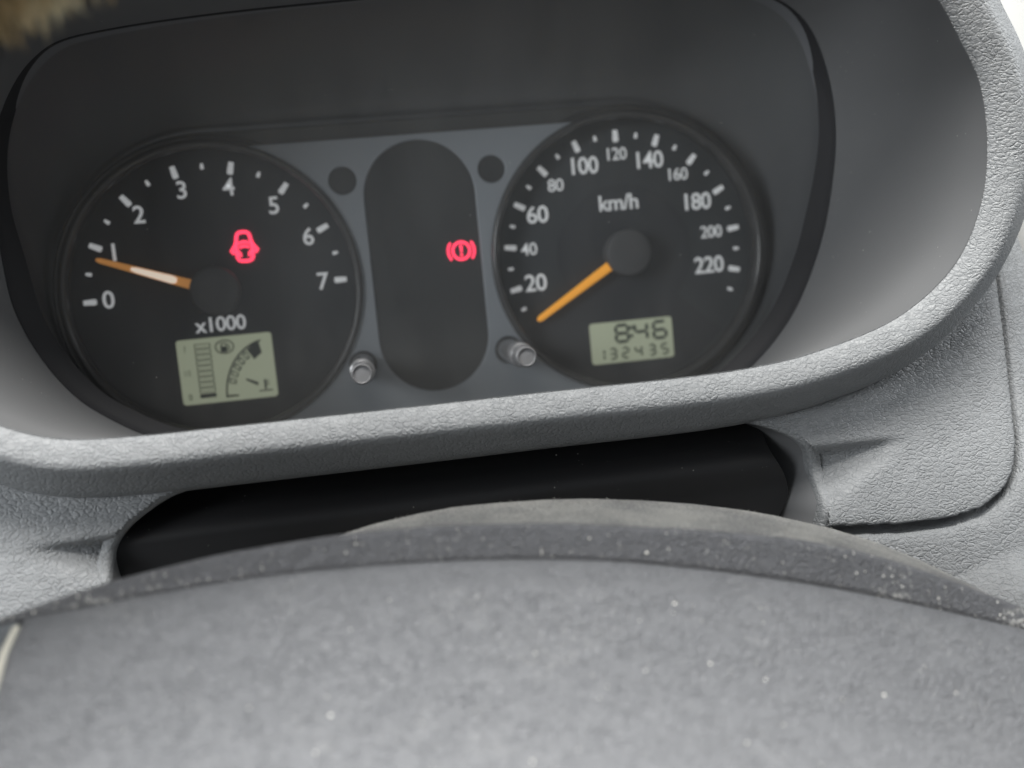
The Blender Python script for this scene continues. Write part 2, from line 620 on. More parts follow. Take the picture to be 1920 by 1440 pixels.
def scoop(tip, root_top, root_bot, depth):
    """wedge-shaped hollow beside the slot: steep upper edge, easing out downwards"""
    tip, rt, rb = map(np.array, (tip, root_top, root_bot))
    ax = rt - tip
    u = ((X - tip[0]) * ax[0] + (Z - tip[1]) * ax[1]) / (ax @ ax)       # 0 tip, 1 slot
    line = tip[1] + (rt[1] - tip[1]) * u
    h = np.clip(u, 0, 1.3) * abs(rt[1] - rb[1])
    v = (line - Z) / np.maximum(h, 1e-6)                                # 0 at upper edge, 1 at bottom
    f = np.where(v < 0, 0, np.where(v < .55, np.sin(np.clip(v / .55, 0, 1) * math.pi / 2), .5 + .5 * np.cos(np.clip((v - .55) / .9, 0, 1) * math.pi)))
    return np.where((u > 0) & (u < 1.35), depth * np.clip(u, 0, 1.2) * f, 0)


SCP = scoop(on_fascia(1705, 820), on_fascia(1535, 838), on_fascia(1540, 925), .0085)
SCP = SCP + scoop(on_fascia(30, 1033), on_fascia(225, 1003), on_fascia(215, 1090), .0085)
for _ in range(5):
    SCP[1:-1] = (SCP[:-2] + SCP[1:-1] * 2 + SCP[2:]) / 4
    SCP[:, 1:-1] = (SCP[:, :-2] + SCP[:, 1:-1] * 2 + SCP[:, 2:]) / 4
Y = Y + SCP
ds = seg_dist(X, Z, SEAM)
# which side of the gap: fascia lies up-left of it
seam_poly = np.vstack([SEAM, [[-.3, SEAM[-1][1]], [-.3, SEAM[0][1]]]])
seam_poly = np.vstack([SEAM, [[SEAM[-1][0], .2], [-.3, .2], [-.3, SEAM[0][1]]]])
infas = inside(X, Z, seam_poly)
wgap = np.interp(Z, [SEAM[0][1], SEAM[0][1] + .02, .0], [.0014, .0009, .0005])
gap = np.clip(1 - (ds / wgap) ** 2, 0, 1)
Y = Y + .006 * gap ** .6 * 1.0
Y = Y + np.where(~infas, .0004, 0)
rnd = np.exp(-(ds / .0022) ** 2) * .0009
Y = Y + rnd
# ledge at the lower right coming forward
dr = seg_dist(X, Z, RIDGE)
zr = np.interp(X, RIDGE[:, 0], RIDGE[:, 1])
below = (Z < zr) & (X > RIDGE[0][0])
Y = np.where(below, Y - .9 * dr, Y)
# fascia rounds back towards its right-hand end and top
Y = Y + np.where(X > .150, (X - .150) ** 2 * 9, 0)

ins_slot = inside(X, Z, SLOT)
d_slot = seg_dist(X, Z, np.vstack([SLOT, SLOT[:1]]))
Pcl = np.vstack([Pc, Pc[:1]])
ins_P = inside(X, Z, Pc)
dP = seg_dist(X, Z, Pcl[::3])
keepv = ~(ins_slot | (d_slot < .0011)) & ~(ins_P | (dP < .011))


def field(name, mask, mat):
    idx = -np.ones(X.shape, int)
    q = mask[:-1, :-1] & mask[1:, :-1] & mask[:-1, 1:] & mask[1:, 1:]
    used = np.zeros(X.shape, bool)
    for a in (slice(None, -1), slice(1, None)):
        for c in (slice(None, -1), slice(1, None)):
            used[a, c] |= q
    idx[used] = np.arange(used.sum())
    V = np.stack([X[used], Y[used], Z[used]], 1)
    j, i = np.nonzero(q)
    Fc = np.stack([idx[j, i], idx[j, i + 1], idx[j + 1, i + 1], idx[j + 1, i]], 1)
    return mesh_obj(name, V, Fc.tolist(), mat, dash)


def grow(mask):
    g = mask.copy()
    g[1:] |= mask[:-1]; g[:-1] |= mask[1:]; g[:, 1:] |= mask[:, :-1]; g[:, :-1] |= mask[:, 1:]
    return g


field('fascia_panel', keepv & infas, M['fascia'])
field('lower_panel', keepv & grow(~infas), M['fascia'])


def fascia_y(x, z):
    i = int(np.clip(round((x - x0) / st), 0, len(gx) - 1))
    j = int(np.clip(round((z - z0) / st), 0, len(gz) - 1))
    return Y[j, i]


# rounded slot edge and the walls of the slot
Ts = np.roll(SLOT, -1, 0) - np.roll(SLOT, 1, 0)
Ns = np.stack([Ts[:, 1], -Ts[:, 0]], 1)
Ns /= np.linalg.norm(Ns, axis=1)[:, None]
cs = SLOT.mean(0)
if ((SLOT - cs) * Ns).sum() < 0:
    Ns = -Ns
prof = [(3.4, .35), (2.4, -.05), (1.5, -.12), (.8, .1), (.25, .55), (0, 1.3), (-.1, 4)]
rows = []
for d, dy in prof:
    r_ = []
    for p, nrm in zip(SLOT, Ns):
        q = p + nrm * d * mm
        qq = p + nrm * 3.4 * mm
        r_.append((q[0], fascia_y(*qq) * .5 + fascia_y(*(p + nrm * 2.2 * mm)) * .5 + F_K * (q[1] - p[1]) * .0 + dy * mm, q[1]))
    r_ = np.array(r_)
    for _ in range(4):
        r_[:, 1] = (np.roll(r_[:, 1], 1) + r_[:, 1] + np.roll(r_[:, 1], -1)) / 3
    rows.append(r_)
loft('slot_edge', rows, M['fascia'], dash)
back = rows[-1].copy()
rows2 = [rows[-1]]
for k in (1, 2, 3):
    b2 = back.copy()
    b2[:, 1] += .010 * k
    b2[:, 0] -= .46 * .010 * k * np.clip(Ns[:, 0], 0, 1)
    rows2.append(b2)
loft('slot_wall', rows2, M['slot_grey'], dash)

# black roller cover inside the slot: soft ridge along its length, S-shaped right-hand end
RC = [(1400, 780, .016), (1428, 812, .0125), (1437, 832, .0085), (1447, 850, .0062), (1459, 868, .0060), (1470, 888, .0078), (1476, 908, .0098),
      (1477, 930, .0112), (1468, 952, .0122), (1455, 985, .0135), (1450, 1060, .016), (1450, 1150, .02)]
rows = []
for px, py, dy in RC:
    q = on_fascia(px, py)
    y = F_Y0 - F_K * (F_Z0 - q[1]) + dy
    e_ = at(px, py, y)
    lpx = np.interp(py + 165, [930, 967, 1008, 1050, 1090], [335, 277, 233, 212, 208])
    rows.append([(x, y, e_[2]) for x in np.linspace(at(lpx, py + 165, y)[0] - .001, e_[0], 60)])
rows = np.array(rows)
fr_rows = []
tt = np.arange(len(rows))
tf = np.linspace(0, len(rows) - 1, 60)
for t in tf:
    k = min(int(t), len(rows) - 2)
    p_1, p0_, p1_, p2_ = rows[max(k - 1, 0)], rows[k], rows[k + 1], rows[min(k + 2, len(rows) - 1)]
    u = t - k
    fr_rows.append(.5 * ((2 * p0_) + (-p_1 + p1_) * u + (2 * p_1 - 5 * p0_ + 4 * p1_ - p2_) * u * u + (-p_1 + 3 * p0_ - 3 * p1_ + p2_) * u ** 3))
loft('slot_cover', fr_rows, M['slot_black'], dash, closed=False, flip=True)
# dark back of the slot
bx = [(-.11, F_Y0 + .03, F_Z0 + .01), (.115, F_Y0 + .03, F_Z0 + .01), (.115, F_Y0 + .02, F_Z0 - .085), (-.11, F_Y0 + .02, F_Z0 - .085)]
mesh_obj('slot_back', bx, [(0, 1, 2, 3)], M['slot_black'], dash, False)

# pale panel added for the bright patch beyond the rim, upper right
pv = []
for i, t in enumerate(np.linspace(0, 1, 12)):
    z = -.02 + .25 * t
    for j, a in enumerate(np.linspace(-70, 60, 10)):
        aa = math.radians(a)
        pv.append((.215 + .035 * math.sin(aa) + .01 * t, -.045 - .035 * math.cos(aa) + .10 * t, z))
pf_ = [(i * 10 + j, i * 10 + j + 1, (i + 1) * 10 + j + 1, (i + 1) * 10 + j) for i in range(11) for j in range(9)]
patch_panel = mesh_obj('bright_patch_panel', pv, pf_, M['bright_patch'])
patch_panel['label'] = 'added pale smooth panel for the bright patch beyond the right edge of the hood rim'
patch_panel['category'] = 'trim'  # panel added for the bright patch

# ------------------------------------------------------------------ instrument cluster
clu = thing('instrument_cluster', 'black instrument cluster with two round gauges under a clear cover', 'gauge cluster', (0, 0, -.055))
GX, RD = .075, .0437


def hull(r, n=40):
    return arc(GX, 0, r, -math.pi / 2, math.pi / 2, n) + arc(-GX, 0, r, math.pi / 2, 3 * math.pi / 2, n)


Hc = by_angle(resample(np.array(hull(.0575) + hull(.0575)[:1]), 800)[:-1], (0, 0), NC)
Ec2 = by_angle(CEN + (spline_closed(np.array(E_PTS) * mm, 900) - CEN) * .999, (0, 0), NC)
rows = []
for t in np.linspace(0, 1, 16):
    w = 1 - (1 - t) ** 1.9 if t > 0 else 0
    C = Ec2 + (Hc - Ec2) * t
    rows.append(row(C, -.0445 + (.0445 + .002) * w))
rows.append(row(Hc, .006))
rows.append(row(Hc * .98, .008))
loft('housing', rows, M['housing'], clu, flip=True)
# black strip standing in for shade just inside the hood, broad at the sides and bottom
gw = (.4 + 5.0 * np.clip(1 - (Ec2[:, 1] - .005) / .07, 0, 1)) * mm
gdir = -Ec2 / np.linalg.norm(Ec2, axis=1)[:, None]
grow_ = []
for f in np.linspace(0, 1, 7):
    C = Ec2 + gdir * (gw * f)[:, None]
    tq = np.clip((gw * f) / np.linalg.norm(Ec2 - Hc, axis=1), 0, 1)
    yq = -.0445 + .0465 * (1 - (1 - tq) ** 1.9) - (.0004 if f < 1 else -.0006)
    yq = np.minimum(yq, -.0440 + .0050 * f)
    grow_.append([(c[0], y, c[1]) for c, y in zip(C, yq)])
loft('shade_strip', grow_, M['shade_strip'], clu, flip=True)
curve_mesh('gauge_surround', [hull(.0552), circle(GX, 0, .0525, 96), circle(-GX, 0, .0525, 96)], -.0035, .010, M['surround'], clu, bevel=.0012, res=3)

# silver plate between the gauges
k98 = lambda x, z: (CAM[0] + (x * mm - CAM[0]) * .9804, CAM[2] + (z * mm - CAM[2]) * .9804)
zt, zb, rp = .0487, -.052, .0512
xa = GX - math.sqrt(rp ** 2 - zt ** 2)
xb = GX - math.sqrt(max(rp ** 2 - zb ** 2, 0)) if abs(zb) < rp else GX
a_top = math.atan2(zt, xa - GX)
right = arc(GX, 0, rp, a_top, 2 * math.pi - math.acos(-.35) if False else math.radians(255), 60)
left = [(-x, z) for x, z in right][::-1]
plate = [(xa - .001, zt)] + right + left + [(-xa + .001, zt)]
pw = .0198


def stadium(cx, cz, w, zt_, zb_, n=28):
    return arc(cx, zt_ - w, w, 0, math.pi, n) + arc(cx, zb_ + w, w, math.pi, 2 * math.pi, n)


pill = stadium(0, 0, pw, .0466, -.0434)
c1, c2 = circle(-.0266, .0343, .0049), circle(.0266, .0343, .0049)
curve_mesh('centre_plate', [plate, pill, c1, c2], -.0075, .005, M['silver'], clu, bevel=.0004, res=2)
curve_mesh('indicator_window', [stadium(0, 0, pw + .0006, .0472, -.044)], -.0068, .002, M['window'], clu)
for sx in (-1, 1):
    curve_mesh('turn_indicator', [circle(sx * .0266, .0343, .0055)], -.0068, .002, M['window'], clu)

RINGP = [(.0500, .001), (.0492, -.003), (.0488, -.0066), (.0489, -.0082), (.0495, -.0092), (.0503, -.0095), (.0512, -.0090),
         (.0516, -.0080), (.0518, -.0068), (.0524, -.0064), (.0531, -.0067), (.0537, -.0060), (.0541, -.0045), (.0543, -.001)]


def tick(name, cx, ang, r, ln, w0, w1, parent, mat):
    s, c = math.sin(ang), math.cos(ang)
    pts = []
    for t, w in ((0, w0), (.12, w0 * 1.06), (.85, w1 * 1.02), (1, w1 * .75)):
        pts.append((r - t * ln, w / 2))
    loop = pts + [(a, -w) for a, w in reversed(pts)]
    lp = [(cx + a * s + w * c, a * c - w * s) for a, w in loop]
    return curve_mesh(name, [lp], -.0007, .0007, mat, parent, bevel=.00012)


def gauge(cx, name, labels, step, vals, minors, mat):
    d = curve_mesh(name, [circle(cx, 0, .0499, 96)], 0.0, .002, mat, clu)
    lathe('gauge_ring', RINGP, cx, 0, M['ring'], clu)
    for a in vals:
        tick('tick_mark', cx, math.radians(a), RD + .0021, .0044, .0017, .0021, d, M['white'])
    for a in minors:
        tick('minor_tick', cx, math.radians(a), RD + .0012, .0020, .0009, .0013, d, M['white'])
    return d


tach = gauge(-GX, 'tachometer_dial', None, 25.7, [(i - 3.5) * 25.71 for i in range(8)], [(i - 3) * 25.71 for i in range(7)], M['dial'])
speed = gauge(GX, 'speedometer_dial', None, 20.57, [(i - 6) * 20.57 for i in range(1, 12)], [(i - 6 + .5) * 20.57 for i in range(0, 12)], M['dial_blue'])
sp_c = curve_mesh('dial_centre', [circle(GX, 0, .0258, 72)], -.00035, .0003, M['dial'], speed)
lowseg = [(GX, 0)] + arc(GX, 0, .0485, math.radians(212), math.radians(318), 40)
curve_mesh('dial_segment', [lowseg], -.0002, .0002, M['dial'], speed)

YT = -.0006
for s, px, py, h in (('0', 203, 562, 6.3), ('1', 213, 473, 6.3), ('2', 260, 402, 6.3), ('3', 340, 356, 6.3), ('4', 428, 350, 6.3), ('5', 513, 385, 6.3),
                     ('6', 578, 443, 6.3), ('7', 606, 527, 6.3), ('x1000', 413, 607, 5.4)):
    p = at(px, py, YT)
    text_obj('unit_text' if s == 'x1000' else 'numeral', s, p[0], p[2], h * mm, YT, .0005, M['white'], tach, weight=.00009)
for s, px, py, h in (('20', 1005, 530, 6.4), ('40', 992, 467, 4.7), ('60', 1008, 402, 6.4), ('80', 1042, 347, 4.7), ('100', 1097, 310, 6.4), ('120', 1157, 288, 4.7),
                     ('140', 1219, 299, 6.4), ('160', 1272, 326, 4.7), ('180', 1309, 377, 6.4), ('200', 1334, 434, 4.7), ('220', 1330, 496, 6.4), ('km/h', 1160, 379, 5.9)):
    p = at(px, py, YT)
    text_obj('unit_text' if 'k' in s else 'numeral', s, p[0], p[2], h * mm, YT, .0005, M['white'], speed, sx=.93 if len(s) == 3 else 1.0, weight=.00010 if h > 5 else .00003)


def needle(cx, tip_px, w0, w1, name, mat, dial, highlight=None):
    tp = at(*tip_px, -.004)
    d = np.array([tp[0] - cx, tp[2]])
    L = np.linalg.norm(d)
    d /= L
    nrm = np.array([-d[1], d[0]])
    prof = [(.004, w0), (.009, w0), (L - .0012, w1), (L, w1 * .55)]
    verts, faces = [], []
    for s, w in prof:
        for o, y in ((-.5, -.0032), (-.5, -.0040), (-.18, -.0046), (.18, -.0046), (.5, -.0040), (.5, -.0032)):
            q = np.array([cx, 0]) + d * s + nrm * o * w
            verts.append((q[0], y, q[1]))
    for k in range(3):
        for i in range(6):
            j = (i + 1) % 6
            faces.append((k * 6 + i, k * 6 + j, k * 6 + 6 + j, k * 6 + 6 + i))
    faces += [(0, 1, 2, 3, 4, 5)[::-1], tuple(range(18, 24))]
    n_ = mesh_obj(name, verts, faces, mat, clu, True, 30)
    if highlight:
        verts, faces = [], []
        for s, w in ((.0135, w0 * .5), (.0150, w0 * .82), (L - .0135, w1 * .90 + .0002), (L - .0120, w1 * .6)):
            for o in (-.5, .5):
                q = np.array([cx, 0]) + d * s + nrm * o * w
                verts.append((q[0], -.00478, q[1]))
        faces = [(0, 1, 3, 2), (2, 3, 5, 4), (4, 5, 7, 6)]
        mesh_obj('painted_highlight', verts, faces, highlight, n_, False)  # pale glowing strip paints a highlight along the needle
    lathe('needle_cap', [(.0086, -.0005), (.0086, -.0068), (.0083, -.0075), (.0076, -.0079), (.004, -.0080), (1e-5, -.0080)], cx, 0, M['cap'], n_, n=64)
    return n_


needle(-GX, (180, 487), .0034, .0018, 'tachometer_needle', M['needle_tan'], tach, M['needle_highlight'])
needle(GX, (1009, 601), .0034, .0022, 'speedometer_needle', M['needle'], speed)


# liquid crystal displays
def lcd(name, cx, cz, w, h):
    fr_ = curve_mesh(name, [rrect(cx, cz, w, h, .0012)], -.0006, .0006, M['lcd'], clu)
    U = lambda u, v: (cx - w / 2 + u * w, cz - h / 2 + v * h)
    return fr_, U


SEGS = {'0': 'abcdef', '1': 'bc', '2': 'abged', '3': 'abgcd', '4': 'fgbc', '5': 'afgcd', '6': 'afgedc', '8': 'abcdefg'}
YL = -.00085


def digit(ch, cx, cz, w, h, th, mat, parent):
    hw, hh = w / 2, h / 2
    g = th * .12
    pos = {'a': (-hw, hh, hw, hh), 'g': (-hw, 0, hw, 0), 'd': (-hw, -hh, hw, -hh), 'f': (-hw, 0, -hw, hh), 'b': (hw, 0, hw, hh), 'e': (-hw, -hh, -hw, 0), 'c': (hw, -hh, hw, 0)}
    loops = []
    for s in SEGS[ch]:
        ax, az, bx_, bz = pos[s]
        t = th / 2
        if az == bz:
            loops.append([(cx + ax + g, cz + az), (cx + ax + g + t, cz + az + t), (cx + bx_ - g - t, cz + az + t), (cx + bx_ - g, cz + az), (cx + bx_ - g - t, cz + az - t), (cx + ax + g + t, cz + az - t)])
        else:
            loops.append([(cx + ax, cz + az + g), (cx + ax - t, cz + az + g + t), (cx + ax - t, cz + bz - g - t), (cx + ax, cz + bz - g), (cx + ax + t, cz + bz - g - t), (cx + ax + t, cz + az + g + t)])
    return curve_mesh('digit', loops, YL, .0002, mat, parent)


clock, U = lcd('clock_display', .0750, -.0331, .0322, .0156)
for ch, u in (('8', .385), ('4', .615), ('6', .845)):
    c = U(u, .70)
    digit(ch, c[0], c[1], .0047, .0062, .0012, M['seg'], clock)
for v in (.62, .82):
    c = U(.50, v)
    curve_mesh('colon_dot', [rrect(c[0], c[1], .0012, .0012, .0002)], YL, .0002, M['seg'], clock)
for ch, u in zip('132435', (.115, .26, .41, .57, .735, .89)):
    c = U(u, .225)
    digit(ch, c[0], c[1], .0023, .0038, .00075, M['seg_mid'], clock)

fuel, U = lcd('fuel_display', -.0749, -.0280, .0334, .0234)
for i in range(10):
    c0, c1_ = U(.185, .885 - i * .085), U(.355, .885 - i * .085)
    ccx, w_ = (c0[0] + c1_[0]) / 2, c1_[0] - c0[0]
    if i < 9:
        curve_mesh('fuel_bar', [rrect(ccx, c0[1], w_, .00165, .0002, 3), rrect(ccx, c0[1], w_ - .0007, .00105, .0001, 3)], YL, .0002, M['seg_faint'], fuel)
    else:
        curve_mesh('fuel_bar', [rrect(ccx, c0[1], w_, .0015, .0002, 3)], YL, .0002, M['seg'], fuel)
for s, v, h in (('1', .86, 2.4), ('1/2', .49, 2.0), ('0', .12, 2.4)):
    c = U(.085, v)
    text_obj('scale_mark', s, c[0], c[1], h * mm, YL, .0002, M['seg_faint'] if s != '0' else M['seg'], fuel, sx=.8)
c = U(.50, .84)
ell = [(c[0] + .0034 * math.cos(a), c[1] + .0026 * math.sin(a)) for a in np.linspace(0, 2 * math.pi, 40, endpoint=False)]
ell2 = [(c[0] + .0029 * math.cos(a), c[1] + .0021 * math.sin(a)) for a in np.linspace(0, 2 * math.pi, 40, endpoint=False)]
curve_mesh('fuel_pump_icon', [ell, ell2], YL, .0002, M['seg_faint'], fuel)
px_, pz_ = c[0] - .0002, c[1] - .0002
curve_mesh('fuel_pump_icon', [[(px_ - .0012, pz_ - .0017), (px_ + .0011, pz_ - .0017), (px_ + .0011, pz_ + .0016), (px_ - .0012, pz_ + .0016)],
                             [(px_ - .0008, pz_ + .0004), (px_ + .0007, pz_ + .0004), (px_ + .0007, pz_ + .0012), (px_ - .0008, pz_ + .0012)],
                             [(px_ + .0013, pz_ + .0012), (px_ + .0019, pz_ + .0006), (px_ + .0019, pz_ - .0012), (px_ + .0015, pz_ - .0012), (px_ + .0015, pz_ + .0004)]], YL, .0002, M['seg'], fuel)
oc = U(.97, .06)
ea = lambda t, k: (oc[0] - .0172 * k * math.cos(math.radians(t)), oc[1] + .0200 * k * math.sin(math.radians(t)))
A_ = [ea(t, 1.0) for t in np.linspace(0, 80, 40)]
B_ = [ea(t, .965) for t in np.linspace(80, 0, 40)]
curve_mesh('temperature_arc', [A_ + B_], YL, .0002, M['seg'], fuel)
for i in range(5):
    t0, t1 = 16 + i * 9.0, 16 + i * 9.0 + 6.0
    curve_mesh('temperature_segment', [[ea(t0, .95), ea(t1, .95), ea(t1, .80), ea(t0, .80)], [ea(t0 + 1.4, .92), ea(t1 - 1.4, .92), ea(t1 - 1.4, .83), ea(t0 + 1.4, .83)]], YL, .0002, M['seg_faint' if i < 2 else 'seg'], fuel)
curve_mesh('temperature_segment', [[ea(60, .95), ea(68, .97), ea(77, .97), ea(77, .76), ea(70, .74), ea(62, .72)]], YL, .0002, M['seg'], fuel)
curve_mesh('temperature_segment', [[ea(0, .97), ea(2.6, .97), ea(2.6, .74), ea(0, .74)]], YL, .0002, M['seg_faint'], fuel)
a, b_ = U(.68, .31), U(.80, .22)
curve_mesh('temperature_pointer', [[(a[0], a[1] - .0003), (a[0] + .0003, a[1] + .0003), (b_[0] + .0003, b_[1] + .0006), (b_[0], b_[1] - .0006)]], YL, .0002, M['seg'], fuel)
c = U(.88, .20)
curve_mesh('thermometer_icon', [[(c[0] - .0004, c[1] - .0016), (c[0] + .0004, c[1] - .0016), (c[0] + .0004, c[1] + .0019), (c[0] - .0004, c[1] + .0019)],
                               [(c[0] + .0005, c[1] + .0014), (c[0] + .0014, c[1] + .0014), (c[0] + .0014, c[1] + .0010), (c[0] + .0005, c[1] + .0010)],
                               [(c[0] + .0005, c[1] + .0003), (c[0] + .0014, c[1] + .0003), (c[0] + .0014, c[1] - .0001), (c[0] + .0005, c[1] - .0001)],
                               [(c[0] - .0024, c[1] - .0019), (c[0] + .0024, c[1] - .0019), (c[0] + .0024, c[1] - .0024), (c[0] - .0024, c[1] - .0024)]], YL, .0002, M['seg'], fuel)


# red lamps: open-door car and handbrake
def ribbon(pts, w, closed=False):
    P_ = np.array(pts, float)
    n = len(P_)
    A, B = [], []
    for i in range(n):
        if closed:
            t = P_[(i + 1) % n] - P_[i - 1]
        else:
            t = P_[min(i + 1, n - 1)] - P_[max(i - 1, 0)]
        t /= np.linalg.norm(t)
        nn = np.array([-t[1], t[0]])
        A.append(tuple(P_[i] + nn * w / 2))
        B.append(tuple(P_[i] - nn * w / 2))
    return [A, B] if closed else [A + B[::-1]]


p = at(458, 463, -.0006)
dx, dz = p[0], p[2]
body = [(x * mm + dx, z * mm + dz) for x, z in ((-2.3, 5.6), (-1.2, 6.2), (0, 6.3), (1.2, 6.2), (2.3, 5.6), (2.9, 3.6), (3.2, 1.0), (3.2, -1.5), (3.2, -4.2), (2.4, -5.5), (0, -5.9), (-2.4, -5.5), (-3.2, -4.2), (-3.2, -1.5), (-3.2, 1.0), (-2.9, 3.6))]
SC = .84
sq = lambda x, z: ((x - dx) * SC + dx, (z - dz) * SC + dz)
body = [sq(*q) for q in spline_closed(body, 60)]
door = curve_mesh('door_open_lamp', ribbon(body, .0012, True), -.0010, .0005, M['red'], clu)
for lp in ([(-2.2, 1.4), (-1.1, 2.0), (0, 2.2), (1.1, 2.0), (2.2, 1.4)], [(-2.0, -.2), (0, .5), (2.0, -.2)], [(-1.9, 3.6), (0, 4.0), (1.9, 3.6)][:0]):
    if lp:
        curve_mesh('car_window', ribbon([sq(x * mm + dx, z * mm + dz) for x, z in lp], .0010), -.0010, .0005, M['red'], door)
for sx in (-1, 1):
    curve_mesh('car_door', ribbon([sq((sx * x) * mm + dx, z * mm + dz) for x, z in ((3.0, 2.2), (4.2, .2), (5.5, -1.5), (5.0, -2.3), (3.4, -1.7))], .0011), -.0010, .0005, M['red'], door)
    curve_mesh('car_bumper', ribbon([sq((sx * x) * mm + dx, z * mm + dz) for x, z in ((2.9, -1.8), (2.0, -2.5), (1.7, -4.0))], .0010), -.0010, .0005, M['red'], door)
p = at(865, 470, -.0072)
bx0, bz0 = p[0], p[2]
brk = curve_mesh('handbrake_lamp', [circle(bx0, bz0, .0036), circle(bx0, bz0, .0026)], -.0074, .0005, M['red'], clu)
for sx in (0, 1):
    a0, a1 = (math.radians(-40), math.radians(40)) if sx == 0 else (math.radians(140), math.radians(220))
    A_ = arc(bx0, bz0, .0052, a0, a1, 16)
    B_ = arc(bx0, bz0, .0043, a1, a0, 16)
    curve_mesh('brake_shoe_mark', [A_ + B_], -.0074, .0005, M['red'], brk)
curve_mesh('exclamation_mark', [[(bx0 - .0006, bz0 + .0021), (bx0 + .0006, bz0 + .0021), (bx0 + .00035, bz0 - .0006), (bx0 - .00035, bz0 - .0006)],
                                circle(bx0, bz0 - .0015, .00055, 12)], -.0074, .0005, M['red'], brk)

# reset stalks through the cover
for sx in (-1, 1):
    cx, cz = sx * .0265, -.0312
    s_ = lathe('reset_stalk', [(.0043, -.006), (.0043, -.038), (.0041, -.0392), (.0035, -.0395), (.0035, -.0490), (.0033, -.0500), (.0029, -.0504), (.0025, -.0496), (1e-5, -.0498)], cx, cz, M['stalk'], clu, n=40)
    lathe('stalk_collar', [(.0050, -.0070), (.0050, -.0079), (.0046, -.0082), (.0042, -.0080), (.0040, -.0070)], cx, cz, M['hole'], s_, n=40)

# clear cover
LC = CEN + (Ec - np.array(CEN)) * .997
rows = []
for t in (1, .9, .78, .62, .45, .28, .12, .001):
    C = CEN + (LC - np.array(CEN)) * t
    rows.append([(q[0], -.0380 - (q[1] - CEN[1]) * .075 + .002 * (q[0] / .13) ** 2, q[1]) for q in C])
loft('clear_cover', rows, M['lens'], clu, flip=True)

# ------------------------------------------------------------------ steering column cover (dusty top behind the wheel hub)
colc = thing('steering_column_cover', 'dusty grey steering column cover with a fuzzy arched top behind the wheel hub', 'column cover', (.04, -.13, -.13))
col_px = [(420, 1130), (520, 1060), (640, 1002), (700, 983), (780, 964), (850, 951), (930, 943), (1020, 937), (1100, 935), (1200, 938), (1300, 945), (1390, 956), (1450, 966), (1560, 991), (1640, 1016), (1720, 1048), (1800, 1090), (1860, 1135)]
yb = -.127
cc = np.array([at(px, py, yb)[[0, 2]] for px, py in col_px])
cc = resample(cc, 140)
cmid = np.array([cc[:, 0].mean(), cc[:, 1].max() - .08])
rows = []
for y, ins in ((-.100, .030), (-.120, .010), (-.125, .0022), (-.1262, .0006), (yb, 0), (-.135, 0), (-.143, 0), (-.150, .0), (-.1525, .0005), (-.154, .002), (-.154, .010)):
    r_ = cc + (cmid - cc) / np.linalg.norm(cmid - cc, axis=1)[:, None] * ins
    rows.append([(q[0], y, q[1]) for q in r_])
shell = loft('upper_shell', rows, M['dusty'], colc, closed=False, flip=True)

# ------------------------------------------------------------------ steering wheel
whl = thing('steering_wheel', 'grey steering wheel with padded hub and leopard fur covered rim', 'steering wheel', (.02, -.17, -.15))
top_px = [(-500, 1330), (-250, 1240), (0, 1160), (110, 1121), (220, 1086), (420, 1037), (640, 1001), (800, 987), (900, 982), (1020, 980), (1150, 985), (1320, 993), (1500, 1010), (1610, 1032), (1700, 1058), (1800, 1094), (1920, 1140), (2150, 1230), (2400, 1330)]
bot_px = [(-500, 1290), (-250, 1225), (0, 1169), (130, 1145), (250, 1121), (420, 1092), (560, 1073), (750, 1057), (900, 1050), (1020, 1049), (1150, 1052), (1320, 1068), (1500, 1093), (1610, 1112), (1700, 1131), (1800, 1153), (1920, 1180), (2150, 1245), (2400, 1320)]
YB = -.156
TOP = np.array([at(px, py, YB)[[0, 2]] for px, py in top_px])
YPD = -.160
BOT = np.array([at(px, py, YPD)[[0, 2]] for px, py in bot_px])
NX = 160
xt = np.linspace(TOP[0][0], TOP[-1][0], NX)


def smooth_interp(x, P_):
    zv = np.interp(x, P_[:, 0], P_[:, 1])
    for _ in range(8):
        zv[1:-1] = (zv[:-2] + zv[1:-1] * 2 + zv[2:]) / 4
    return zv


zt_ = smooth_interp(xt, TOP)
zb_ = smooth_interp(xt, BOT)
zb_ = np.minimum(zb_, zt_ - .0006)
rows = []
for y, f in ((-.1545, -.012), (-.1545, -.002), (-.1548, -.0006), (YB, 0.0), (-.1568, .0004)):
    rows.append([(x, y, z - abs(f)) for x, z in zip(xt, zt_)])
for t in np.linspace(.12, 1, 7):
    rows.append([(x, -.1568 - .0017 * t, z + (zz_ - z) * t - .0004 * (1 - t)) for x, z, zz_ in zip(xt, zt_, zb_)])
rows.append([(x, -.1560, z - .004) for x, z in zip(xt, zb_)])
loft('hub_back', rows, M['hubback'], whl, closed=False)

# airbag pad coming towards the driver, parted from the spoke on the left by a pale seam
PADP = [(0, -1.5), (0, -.25), (.35, .25), (1.2, .30), (4, -.7), (9, -3.2), (15, -8.5), (21, -15), (27, -20.5), (34, -25), (44, -29.5), (56, -36), (64, -44)]
PADP = resample(np.array(PADP, float), 70) * mm
seam0 = at(44, 1172, YPD)[0]


def pad_pt(x, k):
    a, dz = PADP[k]
    z = np.interp(x, xt, zb_)
    return np.array([x, YPD - a, z + dz * (1.0)])


def seam_x(k):
    a, dz = PADP[k]
    # leans outwards as it comes forward
    return seam0 - .012 * mm - .10 * a


